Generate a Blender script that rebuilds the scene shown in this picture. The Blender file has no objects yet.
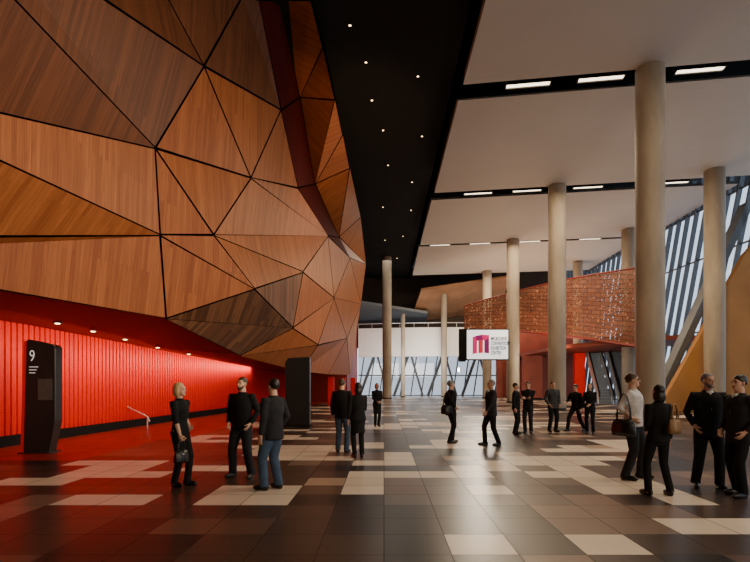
import bpy, bmesh, math, random, bisect
from mathutils import Vector, Matrix
random.seed(7)
C = bpy.context.scene.collection
F=500.0; H0=1.65; VX=384.0; VY=383.0
def P(px,py,Y): return Vector(((px-VX)/F*Y, Y, H0+(VY-py)/F*Y))
def gy(py): return H0*F/(py-VY)
R=math.radians

# ------------------------------------------------------------------ materials
def newmat(name):
    m=bpy.data.materials.new(name); m.use_nodes=True
    nt=m.node_tree; b=nt.nodes['Principled BSDF']; return m,nt,b
def M(name,col,rough=.5,metal=0.0,var=.1,scale=6.0,spec=.5,emit=None,estr=0,bump=0.0,coat=0.0,stretch=None):
    m,nt,b=newmat(name); N=nt.nodes; L=nt.links
    tc=N.new('ShaderNodeTexCoord'); no=N.new('ShaderNodeTexNoise'); no.inputs['Scale'].default_value=scale
    no.inputs['Detail'].default_value=5
    if stretch:
        mp=N.new('ShaderNodeMapping'); mp.inputs['Scale'].default_value=stretch
        L.new(tc.outputs['Object'],mp.inputs['Vector']); L.new(mp.outputs['Vector'],no.inputs['Vector'])
    else: L.new(tc.outputs['Object'],no.inputs['Vector'])
    cr=N.new('ShaderNodeValToRGB')
    cr.color_ramp.elements[0].position=.3; cr.color_ramp.elements[1].position=.7
    cr.color_ramp.elements[0].color=(*[c*(1-var) for c in col],1)
    cr.color_ramp.elements[1].color=(*[min(1,c*(1+var)) for c in col],1)
    L.new(no.outputs['Fac'],cr.inputs['Fac']); L.new(cr.outputs['Color'],b.inputs['Base Color'])
    b.inputs['Roughness'].default_value=rough; b.inputs['Metallic'].default_value=metal
    b.inputs['Specular IOR Level'].default_value=spec
    b.inputs['Coat Weight'].default_value=coat
    if emit:
        b.inputs['Emission Color'].default_value=(*emit,1); b.inputs['Emission Strength'].default_value=estr
    if bump:
        bp=N.new('ShaderNodeBump'); bp.inputs['Strength'].default_value=bump; bp.inputs['Distance'].default_value=.02
        L.new(no.outputs['Fac'],bp.inputs['Height']); L.new(bp.outputs['Normal'],b.inputs['Normal'])
    return m

def wood_mat(name,c1,c2,rough=.45,gap=.002,row=.105):
    m,nt,b=newmat(name); N=nt.nodes; L=nt.links
    uv=N.new('ShaderNodeUVMap'); uv.uv_map='UVMap'
    sep=N.new('ShaderNodeSeparateXYZ'); L.new(uv.outputs['UV'],sep.inputs[0])
    cmb=N.new('ShaderNodeCombineXYZ'); L.new(sep.outputs['Y'],cmb.inputs['X']); L.new(sep.outputs['X'],cmb.inputs['Y'])
    br=N.new('ShaderNodeTexBrick'); L.new(cmb.outputs[0],br.inputs['Vector'])
    br.inputs['Scale'].default_value=1; br.inputs['Brick Width'].default_value=3.1; br.inputs['Row Height'].default_value=row
    br.inputs['Mortar Size'].default_value=gap; br.inputs['Mortar Smooth'].default_value=.2
    br.inputs['Color1'].default_value=(*c1,1); br.inputs['Color2'].default_value=(*c2,1)
    br.inputs['Mortar'].default_value=(*[c*.5 for c in c2],1)
    br.offset=.37
    mp=N.new('ShaderNodeMapping'); mp.inputs['Scale'].default_value=(26,.8,1); L.new(uv.outputs['UV'],mp.inputs['Vector'])
    no=N.new('ShaderNodeTexNoise'); no.inputs['Scale'].default_value=1.6; no.inputs['Detail'].default_value=6; no.inputs['Distortion'].default_value=.5
    L.new(mp.outputs[0],no.inputs['Vector'])
    cr=N.new('ShaderNodeValToRGB'); cr.color_ramp.elements[0].position=.25; cr.color_ramp.elements[1].position=.75
    cr.color_ramp.elements[0].color=(.62,.57,.53,1); cr.color_ramp.elements[1].color=(1.2,1.2,1.2,1)
    L.new(no.outputs['Fac'],cr.inputs['Fac'])
    mx=N.new('ShaderNodeMixRGB'); mx.blend_type='MULTIPLY'; mx.inputs['Fac'].default_value=.85
    L.new(br.outputs['Color'],mx.inputs['Color1']); L.new(cr.outputs['Color'],mx.inputs['Color2'])
    L.new(mx.outputs['Color'],b.inputs['Base Color'])
    b.inputs['Roughness'].default_value=rough; b.inputs['Specular IOR Level'].default_value=.25
    return m
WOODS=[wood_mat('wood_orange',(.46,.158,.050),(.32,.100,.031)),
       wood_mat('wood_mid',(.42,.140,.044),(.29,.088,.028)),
       wood_mat('wood_shaded',(.20,.070,.028),(.12,.042,.018)),  # same timber with the shade of the upper facets painted into its colour
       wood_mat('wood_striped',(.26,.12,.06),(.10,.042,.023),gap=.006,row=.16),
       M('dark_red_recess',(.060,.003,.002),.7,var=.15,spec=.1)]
def floor_mat():
    m,nt,b=newmat('stone_tiles'); N=nt.nodes; L=nt.links
    at=N.new('ShaderNodeAttribute'); at.attribute_name='tile'
    tc=N.new('ShaderNodeTexCoord'); no=N.new('ShaderNodeTexNoise'); no.inputs['Scale'].default_value=2.2; no.inputs['Detail'].default_value=6
    L.new(tc.outputs['Object'],no.inputs['Vector'])
    cr=N.new('ShaderNodeValToRGB'); cr.color_ramp.elements[0].color=(.8,.8,.8,1); cr.color_ramp.elements[1].color=(1.15,1.15,1.15,1)
    L.new(no.outputs['Fac'],cr.inputs['Fac'])
    mx=N.new('ShaderNodeMixRGB'); mx.blend_type='MULTIPLY'; mx.inputs['Fac'].default_value=.7
    L.new(at.outputs['Color'],mx.inputs['Color1']); L.new(cr.outputs['Color'],mx.inputs['Color2'])
    uv=N.new('ShaderNodeUVMap'); uv.uv_map='UVMap'; sep=N.new('ShaderNodeSeparateXYZ'); L.new(uv.outputs['UV'],sep.inputs[0])
    def mth(op,a,bv):
        n=N.new('ShaderNodeMath'); n.operation=op
        for i,v in enumerate((a,bv)):
            if v is None: continue
            if isinstance(v,(int,float)): n.inputs[i].default_value=v
            else: L.new(v,n.inputs[i])
        return n.outputs[0]
    ax=mth('ABSOLUTE',mth('SUBTRACT',sep.outputs['X'],.5),None); ay=mth('ABSOLUTE',mth('SUBTRACT',sep.outputs['Y'],.5),None)
    g=mth('GREATER_THAN',mth('MAXIMUM',ax,ay),.4925)
    m2=N.new('ShaderNodeMixRGB'); L.new(g,m2.inputs['Fac']); L.new(mx.outputs['Color'],m2.inputs['Color1']); m2.inputs['Color2'].default_value=(.016,.012,.010,1)
    L.new(m2.outputs['Color'],b.inputs['Base Color'])
    rr=mth('MULTIPLY_ADD',g,.35); rr.node.inputs[2].default_value=.31
    L.new(rr,b.inputs['Roughness']); b.inputs['Specular IOR Level'].default_value=.26
    return m
def screen_mat():
    m,nt,b=newmat('copper_mesh_screen'); N=nt.nodes; L=nt.links
    uv=N.new('ShaderNodeUVMap'); uv.uv_map='UVMap'
    br=N.new('ShaderNodeTexBrick'); L.new(uv.outputs['UV'],br.inputs['Vector'])
    br.inputs['Scale'].default_value=1; br.inputs['Brick Width'].default_value=.9; br.inputs['Row Height'].default_value=.32
    br.inputs['Mortar Size'].default_value=.028
    br.inputs['Color1'].default_value=(.27,.095,.047,1); br.inputs['Color2'].default_value=(.17,.052,.027,1); br.inputs['Mortar'].default_value=(.065,.018,.010,1)
    L.new(br.outputs['Color'],b.inputs['Base Color'])
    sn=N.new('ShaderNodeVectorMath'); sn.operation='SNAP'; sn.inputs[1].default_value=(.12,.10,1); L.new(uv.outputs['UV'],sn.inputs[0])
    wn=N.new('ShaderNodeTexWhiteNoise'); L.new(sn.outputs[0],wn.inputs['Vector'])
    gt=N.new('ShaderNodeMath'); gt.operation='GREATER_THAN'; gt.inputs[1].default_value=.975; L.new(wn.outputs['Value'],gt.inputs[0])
    mu=N.new('ShaderNodeMath'); mu.operation='MULTIPLY_ADD'; mu.inputs[1].default_value=.40; mu.inputs[2].default_value=.03; L.new(gt.outputs[0],mu.inputs[0])  # scattered cells are small lights; a faint painted glow covers the whole mesh
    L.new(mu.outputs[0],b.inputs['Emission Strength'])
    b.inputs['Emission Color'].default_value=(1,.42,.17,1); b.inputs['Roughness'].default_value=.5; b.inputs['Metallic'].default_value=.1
    wn2=N.new('ShaderNodeTexWhiteNoise'); sn2=N.new('ShaderNodeVectorMath'); sn2.operation='SNAP'; sn2.inputs[1].default_value=(.06,.05,1)
    L.new(uv.outputs['UV'],sn2.inputs[0]); L.new(sn2.outputs[0],wn2.inputs['Vector'])
    g2=N.new('ShaderNodeMath'); g2.operation='GREATER_THAN'; g2.inputs[1].default_value=.12; L.new(wn2.outputs['Value'],g2.inputs[0])
    L.new(g2.outputs[0],b.inputs['Alpha'])
    return m
def glass_mat(name='clear_glass',tint=(.92,.97,1),refl=.08):
    m=bpy.data.materials.new(name); m.use_nodes=True; nt=m.node_tree; N=nt.nodes; L=nt.links
    N.remove(N['Principled BSDF']); o=N['Material Output']
    t=N.new('ShaderNodeBsdfTransparent'); t.inputs['Color'].default_value=(*tint,1)
    g=N.new('ShaderNodeBsdfGlossy'); g.inputs['Roughness'].default_value=.02
    mx=N.new('ShaderNodeMixShader'); mx.inputs['Fac'].default_value=refl
    L.new(t.outputs[0],mx.inputs[1]); L.new(g.outputs[0],mx.inputs[2]); L.new(mx.outputs[0],o.inputs['Surface'])
    return m
MT=dict(
 black=M('black_paint',(.008,.008,.008),.8,var=.2,spec=.2),
 seam=M('black_backing',(.004,.003,.003),.95,spec=.05),
 white=M('white_panel',(.60,.545,.485),.55,var=.03,scale=.4),
 bulk=M('white_bulkhead',(.88,.87,.85),.5,var=.02),
 red=M('red_lacquer',(.80,.010,.004),.5,var=.04,spec=.2),
 reddark=M('dark_red',(.22,.012,.008),.5,var=.1),
 maroon=M('maroon_wall',(.27,.050,.027),.55,var=.2,scale=.7),
 concrete=M('concrete',(.34,.285,.215),.6,var=.26,scale=1.5,bump=.15,stretch=(1,1,.3)),
 ochre=M('ochre_plaster',(.44,.205,.055),.65,var=.14,scale=.5),
 steel=M('blue_grey_steel',(.13,.145,.165),.4,.4,var=.08),
 mull=M('dark_mullion',(.05,.055,.06),.45,.3),
 fin=M('grey_fin',(.10,.112,.13),.45,.2),
 bal=M('frosted_balustrade',(.42,.42,.42),.3,.1),
 chrome=M('brushed_steel',(.75,.75,.75),.35,.5,var=.05),
 char=M('charcoal_panel',(.022,.021,.021),.35,var=.15),
 brownwall=M('brown_soffit',(.05,.028,.017),.6,var=.25,scale=.5),
 lamp=M('lamp_diffuser',(.9,.85,.75),.5,emit=(1,.80,.56),estr=4.5),
 spotl=M('downlight_lens',(.9,.8,.7),.5,emit=(1,.66,.33),estr=8),
 screen=M('lit_screen_white',(.80,.80,.82),.4,var=.01,emit=(1,.99,.97),estr=1.2),
 magenta=M('magenta_print',(.75,.01,.18),.5,emit=(.8,.01,.18),estr=.5),
 redpink=M('red_print',(.75,.02,.05),.5,emit=(.85,.02,.06),estr=.5),
 purple=M('purple_print',(.30,.01,.16),.5,emit=(.3,.005,.15),estr=.35),
 ink=M('black_print',(.004,.004,.004),.8,spec=.05),
 whiteink=M('white_print',(.85,.85,.85),.5,emit=(1,1,1),estr=.35),
 glass=glass_mat('facade_glass',(.70,.77,.83)), glass2=glass_mat('tinted_glass',(.50,.52,.54)), floor=floor_mat(), copper=screen_mat(),
)
# ------------------------------------------------------------------ helpers
def obj(name,bm,mat,parent=None,smooth=False,world=False,recalc=True):
    if recalc: bmesh.ops.recalc_face_normals(bm,faces=bm.faces[:])
    if world and parent is not None: bmesh.ops.translate(bm,verts=bm.verts[:],vec=-parent.location)
    me=bpy.data.meshes.new(name); bm.to_mesh(me); bm.free()
    if isinstance(mat,(list,tuple)):
        for mm in mat: me.materials.append(mm)
    else: me.materials.append(mat)
    if smooth:
        for p in me.polygons: p.use_smooth=True
    o=bpy.data.objects.new(name,me); C.objects.link(o)
    if parent is not None: o.parent=parent
    return o
def thing(name,label,cat,loc=(0,0,0),rz=0,group=None):
    o=bpy.data.objects.new(name,None); C.objects.link(o); o.empty_display_size=.2
    o.location=loc; o.rotation_euler=(0,0,rz); o['label']=label; o['category']=cat
    if group: o['group']=group
    return o
def tag(o,label,cat,group=None):
    o['label']=label; o['category']=cat
    if group: o['group']=group
    return o
def struct(name,bm,mat,label=None,cat=None,parent=None,smooth=False):
    o=obj(name,bm,mat,parent,smooth)
    if parent is None:
        o['kind']='structure'
        if label: o['label']=label
        if cat: o['category']=cat
    return o
def box(bm,a,b,bev=0):
    a=Vector(a); b=Vector(b); c=(a+b)/2; d=b-a
    r=bmesh.ops.create_cube(bm,size=1,matrix=Matrix.Translation(c)@Matrix.Diagonal((abs(d.x),abs(d.y),abs(d.z),1)))
    if bev:
        es=list({e for v in r['verts'] for e in v.link_edges})
        bmesh.ops.bevel(bm,geom=es,offset=bev,segments=2,affect='EDGES',profile=.5)
def loft(bm,rings,cap=True,close=True):
    vs=[[bm.verts.new(p) for p in r] for r in rings]; n=len(vs[0])
    for i in range(len(vs)-1):
        for j in range(n if close else n-1):
            k=(j+1)%n
            bm.faces.new((vs[i][j],vs[i][k],vs[i+1][k],vs[i+1][j]))
    if cap:
        bm.faces.new(list(reversed(vs[0]))); bm.faces.new(vs[-1])
    return vs
def tube(bm,pts,rads,n=12,rnd=True):
    pts=[Vector(p) for p in pts]
    if not isinstance(rads,(list,tuple)): rads=[rads]*len(pts)
    rings=[]; ref=None
    for i,p in enumerate(pts):
        t=(pts[min(i+1,len(pts)-1)]-pts[max(i-1,0)]).normalized()
        if ref is None:
            ref=Vector((1,0,0)) if abs(t.x)<.8 else Vector((0,1,0))
        u=(ref-t*ref.dot(t)).normalized(); v=t.cross(u); ref=u
        rings.append([p+(u*math.cos(2*math.pi*k/n)+v*math.sin(2*math.pi*k/n))*rads[i] for k in range(n)])
    if rnd:
        t0=(pts[0]-pts[1]).normalized(); t1=(pts[-1]-pts[-2]).normalized()
        def capring(p,ring,t,r,fr): 
            return [p+(q-p)*fr+t*r*math.sqrt(1-fr*fr) for q in ring]
        pre=[capring(pts[0],rings[0],t0,rads[0],f) for f in (.4,.8)]
        post=[capring(pts[-1],rings[-1],t1,rads[-1],f) for f in (.8,.4)]
        rings=pre+rings+post
    loft(bm,rings)
def ellipsoid(bm,c,r,rot=None,seg=20):
    m=Matrix.Translation(Vector(c))
    if rot: m=m@rot
    return bmesh.ops.create_uvsphere(bm,u_segments=seg,v_segments=max(8,seg*2//3),radius=1,matrix=m@Matrix.Diagonal((*r,1)))['verts']
def prism(bm,poly,vec):
    a=[bm.verts.new(p) for p in poly]; b=[bm.verts.new(Vector(p)+Vector(vec)) for p in poly]; n=len(a)
    bm.faces.new(a); bm.faces.new(list(reversed(b)))
    for i in range(n):
        j=(i+1)%n; bm.faces.new((a[i],b[i],b[j],a[j]))
def beam(bm,p,q,w,h,up=(0,0,1)):
    p=Vector(p); q=Vector(q); t=(q-p).normalized(); up=Vector(up)
    if abs(t.dot(up))>.95: up=Vector((0,1,0))
    s=t.cross(up).normalized(); u=s.cross(t)
    loft(bm,[[c+s*w/2*a+u*h/2*b for a,b in ((-1,-1),(1,-1),(1,1),(-1,1))] for c in (p,q)])
def lathe(bm,prof,c=(0,0,0),n=48):
    rings=[[Vector((c[0]+r*math.cos(2*math.pi*k/n),c[1]+r*math.sin(2*math.pi*k/n),c[2]+z)) for k in range(n)] for r,z in prof]
    loft(bm,rings)
def text_mesh(name,txt,size,mat,parent,mtx,align='LEFT',ext=.004,off=0):
    cu=bpy.data.curves.new(name,'FONT'); cu.body=txt; cu.size=size; cu.extrude=ext; cu.align_x=align; cu.offset=off
    o=bpy.data.objects.new(name+'_tmp',cu); C.objects.link(o)
    dg=bpy.context.evaluated_depsgraph_get(); me=bpy.data.meshes.new_from_object(o.evaluated_get(dg))
    bpy.data.objects.remove(o); me.transform(mtx); me.materials.clear(); me.materials.append(mat)
    q=bpy.data.objects.new(name,me); C.objects.link(q); q.parent=parent; return q

# ------------------------------------------------------------------ floor
T=.65
def wall_x(Y): return -9.9+(Y-12.9)*(1.7/24.6)
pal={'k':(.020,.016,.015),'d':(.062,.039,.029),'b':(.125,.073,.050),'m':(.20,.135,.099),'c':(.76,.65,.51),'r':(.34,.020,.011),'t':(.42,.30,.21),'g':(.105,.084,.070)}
cream=[(0,475,82,485),(70,459,158,478),(72,492,137,504),(216,485,302,505),(345,478,384,495),(443,534,500,556),(557,534,640,556),
 (384,556,446,565),(85,556,130,565),(486,459,530,470),(516,456,620,466),(545,465,600,478),(575,478,660,494),(640,494,700,503),
 (690,517,752,534),(420,440,480,448),(255,452,330,461),(170,466,235,472),(390,452,420,460),(470,485,512,494),(600,440,640,452)]
i0,i1=-24,42; j0,j1=-20,94; Y0=.25
rnd=random.Random(91); grid={}
for j in range(j0,j1):
    i=i0
    while i<i1:
        run=rnd.choice((1,1,2,2,3,4)); x=(i+run/2)*T; y=Y0+(j+.5)*T
        if x<-.3: ch=rnd.choices('kdbmt',(.18,.44,.28,.08,.02))[0]
        else: ch=rnd.choices('kdgmtb',(.42,.15,.22,.05,.03,.13))[0]
        copy=rnd.random()<.42
        for q in range(i,min(i1,i+run)):
            k=ch
            if copy and (q,j-1) in grid: k=grid[q,j-1]
            grid[q,j]=k
        i+=run
for n_ in range(210):
    yb=rnd.uniform(8.6,58); jb=int((yb-Y0)/T); ib=rnd.randint(-9,26) if rnd.random()<.85 else rnd.randint(-9,-1)
    k='c' if rnd.random()<.72 else 't'; L_=rnd.randint(2,4); sft=0
    for rw in range(rnd.choice((1,1,2,2,3))):
        for q in range(ib+sft,ib+sft+L_):
            if (q,jb+rw) in grid: grid[q,jb+rw]=k
        sft+=rnd.choice((-2,-1,1,2)); L_=max(1,L_+rnd.choice((-1,0,1)))
for n_ in range(150):
    yb=rnd.uniform(7.5,40); jb=int((yb-Y0)/T); ib=rnd.randint(-8,24); L_=rnd.randint(2,4); sft=0
    for rw in range(rnd.choice((1,2,2))):
        for q in range(ib+sft,ib+sft+L_):
            if (q,jb+rw) in grid: grid[q,jb+rw]='k' if ib>0 else 'd'
        sft+=rnd.choice((-1,1))
bm=bmesh.new(); col=bm.loops.layers.float_color.new('tile'); uvl=bm.loops.layers.uv.new('UVMap')
vv={}
for i in range(i0,i1+1):
    for j in range(j0,j1+1): vv[i,j]=bm.verts.new((i*T,Y0+j*T,0))
for (q,j),k in grid.items():
    y=Y0+(j+.5)*T; xx=(q+.5)*T
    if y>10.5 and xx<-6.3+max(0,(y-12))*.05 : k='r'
    if y>3:
        px=VX+xx/y*F; py=VY+H0/y*F
        if any(a<=px<=c and b<=py<=d for a,b,c,d in cream): k='c'
        elif py>497 and k in 'ct': k='d' if xx<0 else 'k'
    s=1+rnd.uniform(-.08,.08)
    cc=[pal[k][z]*s for z in range(3)]
    f=bm.faces.new((vv[q,j],vv[q+1,j],vv[q+1,j+1],vv[q,j+1]))
    for l,(u,v) in zip(f.loops,((0,0),(1,0),(1,1),(0,1))): l[col]=(*cc,1); l[uvl].uv=(u,v)
struct('floor',bm,MT['floor'])

# ------------------------------------------------------------------ ceilings
ZB=14.75; ZC=13.7; SK_=.15          # white panels hang nearly level; their edges run slightly askew across the hall
def ey(y,X): return y-SK_*(X-3.2)
bm=bmesh.new(); box(bm,(-14,-10,ZB),(3.2,66,15.1)); struct('ceiling',bm,MT['black'])
bm=bmesh.new(); box(bm,(3.0,-10,16.4),(27,66,16.7)); box(bm,(3.0,-10,ZB),(3.2,66,16.4)); struct('ceiling',bm,MT['black'])
PAN=[(-7,20.2,0),(21.55,31.7,.12),(33.5,43.7,.2),(45.3,56,.3)]
for y0,y1,dz in PAN:
    bm=bmesh.new(); X0,X1=3.2,21.8
    def ring(z,g): return [Vector((X0,ey(y0,X0)+g,z+dz)),Vector((X1,ey(y0,X1)+g,z+dz)),Vector((X1,ey(y1,X1)-g,z)),Vector((X0,ey(y1,X0)-g,z))]
    loft(bm,[ring(ZC,0),ring(ZC+.3,.4)])
    o=struct('ceiling',bm,MT['white'])
ords=['first','second','third','fourth','fifth','sixth','seventh']
gaps=[('nearest',20.85,(528,601,700)),('middle',32.6,(478,527,588,673)),('farthest',44.5,(440,480,530,590))]
for gname,gY,xs in gaps:
    for i,px in enumerate(xs):
        k=(px-VX)/F; X=k*(gY+SK_*3.2)/(1+SK_*k); yy=ey(gY,X); z=ZC+.12
        t=thing('ceiling_light','long glowing strip light in the %s ceiling gap, %s from the left'%(gname,ords[i]),'ceiling light',(X,yy,z),-math.atan(SK_),'strip lights in the ceiling gaps')
        w=.9; dp=.14
        bm=bmesh.new()
        for a,b in (((-w,-dp-.04,0),(w,-dp,.14)),((-w,dp,0),(w,dp+.04,.14)),((-w,-dp,0),(-w+.04,dp,.14)),((w-.04,-dp,0),(w,dp,.14)),((-w,-dp-.04,.14),(w,dp+.04,.17))): box(bm,a,b)
        box(bm,(-.02,-.02,.17),(.02,.02,16.4-z))
        obj('frame',bm,MT['char'],t)
        bm=bmesh.new(); box(bm,(-w+.04,-dp,.04),(w-.04,dp,.1)); obj('diffuser',bm,MT['lamp'],t)
kz=ZB-H0
dl=[(366,62),(418,76),(383,130),(422,136),(388,165),(412,182),(383,207),(411,210),(385,240),(403,236),(397,258),(372,100),(350,25)]
dl=sorted([(kz*F/(VY-py),(px-VX)*kz/(VY-py)) for px,py in dl])
def ordinal(n): return ['nearest','second nearest','third nearest','fourth nearest','fifth nearest','sixth nearest','seventh nearest','eighth nearest','ninth nearest','tenth nearest','eleventh nearest','second farthest','farthest'][n]
def downlight(x,y,z,r,label,group,drop=0):
    t=thing('downlight',label,'downlight',(x,y,z),0,group)
    bm=bmesh.new(); lathe(bm,[(r*.62,0),(r*.66,-.025),(r,-.03),(r*1.05,0)],n=24); obj('trim_ring',bm,MT['char'],t)
    bm=bmesh.new(); lathe(bm,[(r*.6,-.012),(r*.58,-.02-drop),(r*.4,-.03-drop*1.4),(.005,-.032-drop*1.5)],n=24); obj('lens',bm,MT['spotl'],t)
for i,(y,x) in enumerate(dl):
    downlight(x,y,ZB,.075,'small round downlight in the black ceiling strip, %s to the camera'%ordinal(i),'downlights in the black ceiling')
bm=bmesh.new(); box(bm,(-14.2,-10,0),(-13.9,66,15.1)); struct('light_blocker_left',bm,MT['black'])  # unseen black sheet added to stop sky light leaking in behind the pod
bm=bmesh.new(); box(bm,(-14,-10.3,0),(27,-10,16.7)); struct('light_blocker_behind',bm,MT['brownwall'])  # unseen dark wall added to keep cool sky light out from the back

# ------------------------------------------------------------------ timber pod
V={
 'E1':Vector((-6.95,6,5.42)),'E2':Vector((-8.2,7.2,3.75)),'R0':Vector((-8.6,7.2,3.5)),
 'a':P(155,148,13.1),'b':P(160,235,13.4),'R1':P(166,319,14),
 'T1':Vector((-5.84,5,7.77)),'T2':Vector((-5.8,7,8.29)),'T3':Vector((-6.1,11,12.6)),'T4':P(243,-5,16.2),
 'c':P(204,66,14.5),'d':P(251,178,17),'e':P(281,110,19),'f':P(298,188,21.5),'t258':P(259,0,16.8),
 'g':P(214,235,15),'h':P(255,289,16.5),'i':P(303,272,22),'j':P(328,236,27),'k':P(350,258,34),'l':P(366,264,45),
 'm':P(293,328,21.5),'n':P(334,298,28),'o':P(318,345,25),'q':P(347,338,35),'r':P(361,304,42.5),
 'R2':P(240,356,19),'R3':P(300,372,26),'R4':P(328,375,32.5),'R5':P(350,375,41),
 't290':P(280,0,17.3),'u':P(300,97,22.8),'v':P(315,184,28),'w':P(339,237,34),
 'x1':P(311,0,16.6),'x2':P(335,100,21.3),'x3':P(350,168,27.5),'x4':P(361,217,36),
 'x12':P(323,48,18.8),'x23':P(343,135,24.2),
}
V['T5']=Vector((-6.6,8.5,12.9))
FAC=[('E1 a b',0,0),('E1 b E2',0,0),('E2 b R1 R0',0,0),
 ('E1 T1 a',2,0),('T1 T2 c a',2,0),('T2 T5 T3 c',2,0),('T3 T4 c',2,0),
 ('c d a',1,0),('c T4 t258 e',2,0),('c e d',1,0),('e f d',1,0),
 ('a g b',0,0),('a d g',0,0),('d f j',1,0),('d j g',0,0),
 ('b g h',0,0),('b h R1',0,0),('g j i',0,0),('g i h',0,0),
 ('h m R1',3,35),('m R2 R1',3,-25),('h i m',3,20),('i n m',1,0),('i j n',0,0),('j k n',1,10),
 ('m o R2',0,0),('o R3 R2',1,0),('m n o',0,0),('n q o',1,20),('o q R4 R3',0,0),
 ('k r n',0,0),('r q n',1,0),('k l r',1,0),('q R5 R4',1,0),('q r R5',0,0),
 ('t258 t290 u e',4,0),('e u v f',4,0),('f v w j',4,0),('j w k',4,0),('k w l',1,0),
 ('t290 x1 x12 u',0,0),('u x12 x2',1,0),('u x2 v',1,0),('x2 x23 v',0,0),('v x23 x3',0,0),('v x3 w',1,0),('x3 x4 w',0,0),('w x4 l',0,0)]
pod=thing('timber_pod','huge faceted timber-clad auditorium wall bulging over the red foyer','timber wall',(-8,14,0))
VN={k:Vector() for k in V}; FN=[]
for names,mi,ang in FAC:
    nm=names.split(); pts=[V[n] for n in nm]; c=sum(pts,Vector())/len(pts); nrm=Vector()
    for k in range(len(pts)): nrm+=(pts[k]-c).cross(pts[(k+1)%len(pts)]-c)
    nrm.normalize()
    if nrm.dot(Vector((0,0,H0))-c)<0: nm=nm[::-1]; nrm=-nrm
    FN.append((nm,nrm))
    for k in nm: VN[k]+=nrm
for k in VN: VN[k].normalize()
VB={k:V[k]-VN[k]*.13 for k in V}
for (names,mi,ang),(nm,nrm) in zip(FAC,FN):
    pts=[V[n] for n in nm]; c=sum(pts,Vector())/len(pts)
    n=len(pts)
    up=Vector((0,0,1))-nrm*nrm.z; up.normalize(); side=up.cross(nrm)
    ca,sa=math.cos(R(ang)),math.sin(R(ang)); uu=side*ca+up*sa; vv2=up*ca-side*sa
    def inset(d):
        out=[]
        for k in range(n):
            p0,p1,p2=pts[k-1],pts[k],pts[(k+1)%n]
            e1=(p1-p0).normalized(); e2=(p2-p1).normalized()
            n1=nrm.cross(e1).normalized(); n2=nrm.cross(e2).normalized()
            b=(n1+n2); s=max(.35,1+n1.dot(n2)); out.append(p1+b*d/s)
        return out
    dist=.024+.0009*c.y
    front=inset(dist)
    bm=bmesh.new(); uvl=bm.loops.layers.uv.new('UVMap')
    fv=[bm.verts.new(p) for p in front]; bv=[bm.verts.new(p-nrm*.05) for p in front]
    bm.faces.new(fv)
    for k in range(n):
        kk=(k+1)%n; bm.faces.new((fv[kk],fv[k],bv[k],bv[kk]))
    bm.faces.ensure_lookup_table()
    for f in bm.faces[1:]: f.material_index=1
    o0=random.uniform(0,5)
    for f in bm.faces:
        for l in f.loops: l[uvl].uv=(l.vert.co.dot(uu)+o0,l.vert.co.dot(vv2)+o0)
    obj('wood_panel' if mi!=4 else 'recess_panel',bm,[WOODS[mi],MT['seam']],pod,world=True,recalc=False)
back=bmesh.new(); bvs={k:back.verts.new(VB[k]) for k in VB}
for nm,_ in FN: back.faces.new([bvs[k] for k in nm])
obj('backing',back,MT['seam'],pod,world=True,recalc=False)

# ------------------------------------------------------------------ red foyer under the pod
def wtop(Y): return 3.25-.75*max(0,(Y-12.9))/24.6
bm=bmesh.new()
Ya,Yb=5.0,44.4; step=.20; pts=[]
y=Ya
while y<Yb:
    x=wall_x(y); pts+=[(x+.06,y),(x+.06,y+.145),(x,y+.145),(x,y+step)]; y+=step
vs=[(bm.verts.new((x,y,.28)),bm.verts.new((x,y,wtop(y)+.1))) for x,y in pts]
for a,b in zip(vs,vs[1:]): bm.faces.new((a[0],b[0],b[1],a[1]))
struct('wall_left',bm,MT['red'])
bm=bmesh.new()
loft(bm,[[Vector((wall_x(y)-.2,y,0)),Vector((wall_x(y)+.16,y,0)),Vector((wall_x(y)+.16,y,.28)),Vector((wall_x(y)-.2,y,.28))] for y in (Ya,Yb)])
struct('baseboard_left',bm,MT['black'])
bm=bmesh.new()
rim=[VB['R0']+Vector((-.9,-2.4,0))]+[VB[k] for k in ('R0','R1','R2','R3','R4','R5')]
ra=[bm.verts.new(p+Vector((0,0,-.02))) for p in rim]; wa=[bm.verts.new((wall_x(p.y)-.05,p.y,wtop(p.y)+.02)) for p in rim]
for k in range(len(ra)-1): bm.faces.new((ra[k],ra[k+1],wa[k+1],wa[k]))
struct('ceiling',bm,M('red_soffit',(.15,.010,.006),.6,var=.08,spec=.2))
for i,y in enumerate((13.6,15.0,16.6,18.6,21.0)):
    ks=[p.y for p in rim]; kx=max(0,min(len(rim)-2,bisect.bisect(ks,y)-1))
    f=(y-ks[kx])/(ks[kx+1]-ks[kx]); rp=rim[kx].lerp(rim[kx+1],f); wp=Vector((wall_x(y),y,wtop(y)+.02))
    q=wp.lerp(rp,.28)
    downlight(q.x,q.y,q.z-.02,.11,'warm round downlight in the red soffit, %s to the camera'%ordinal(i),'downlights in the red soffit',.014)

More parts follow.
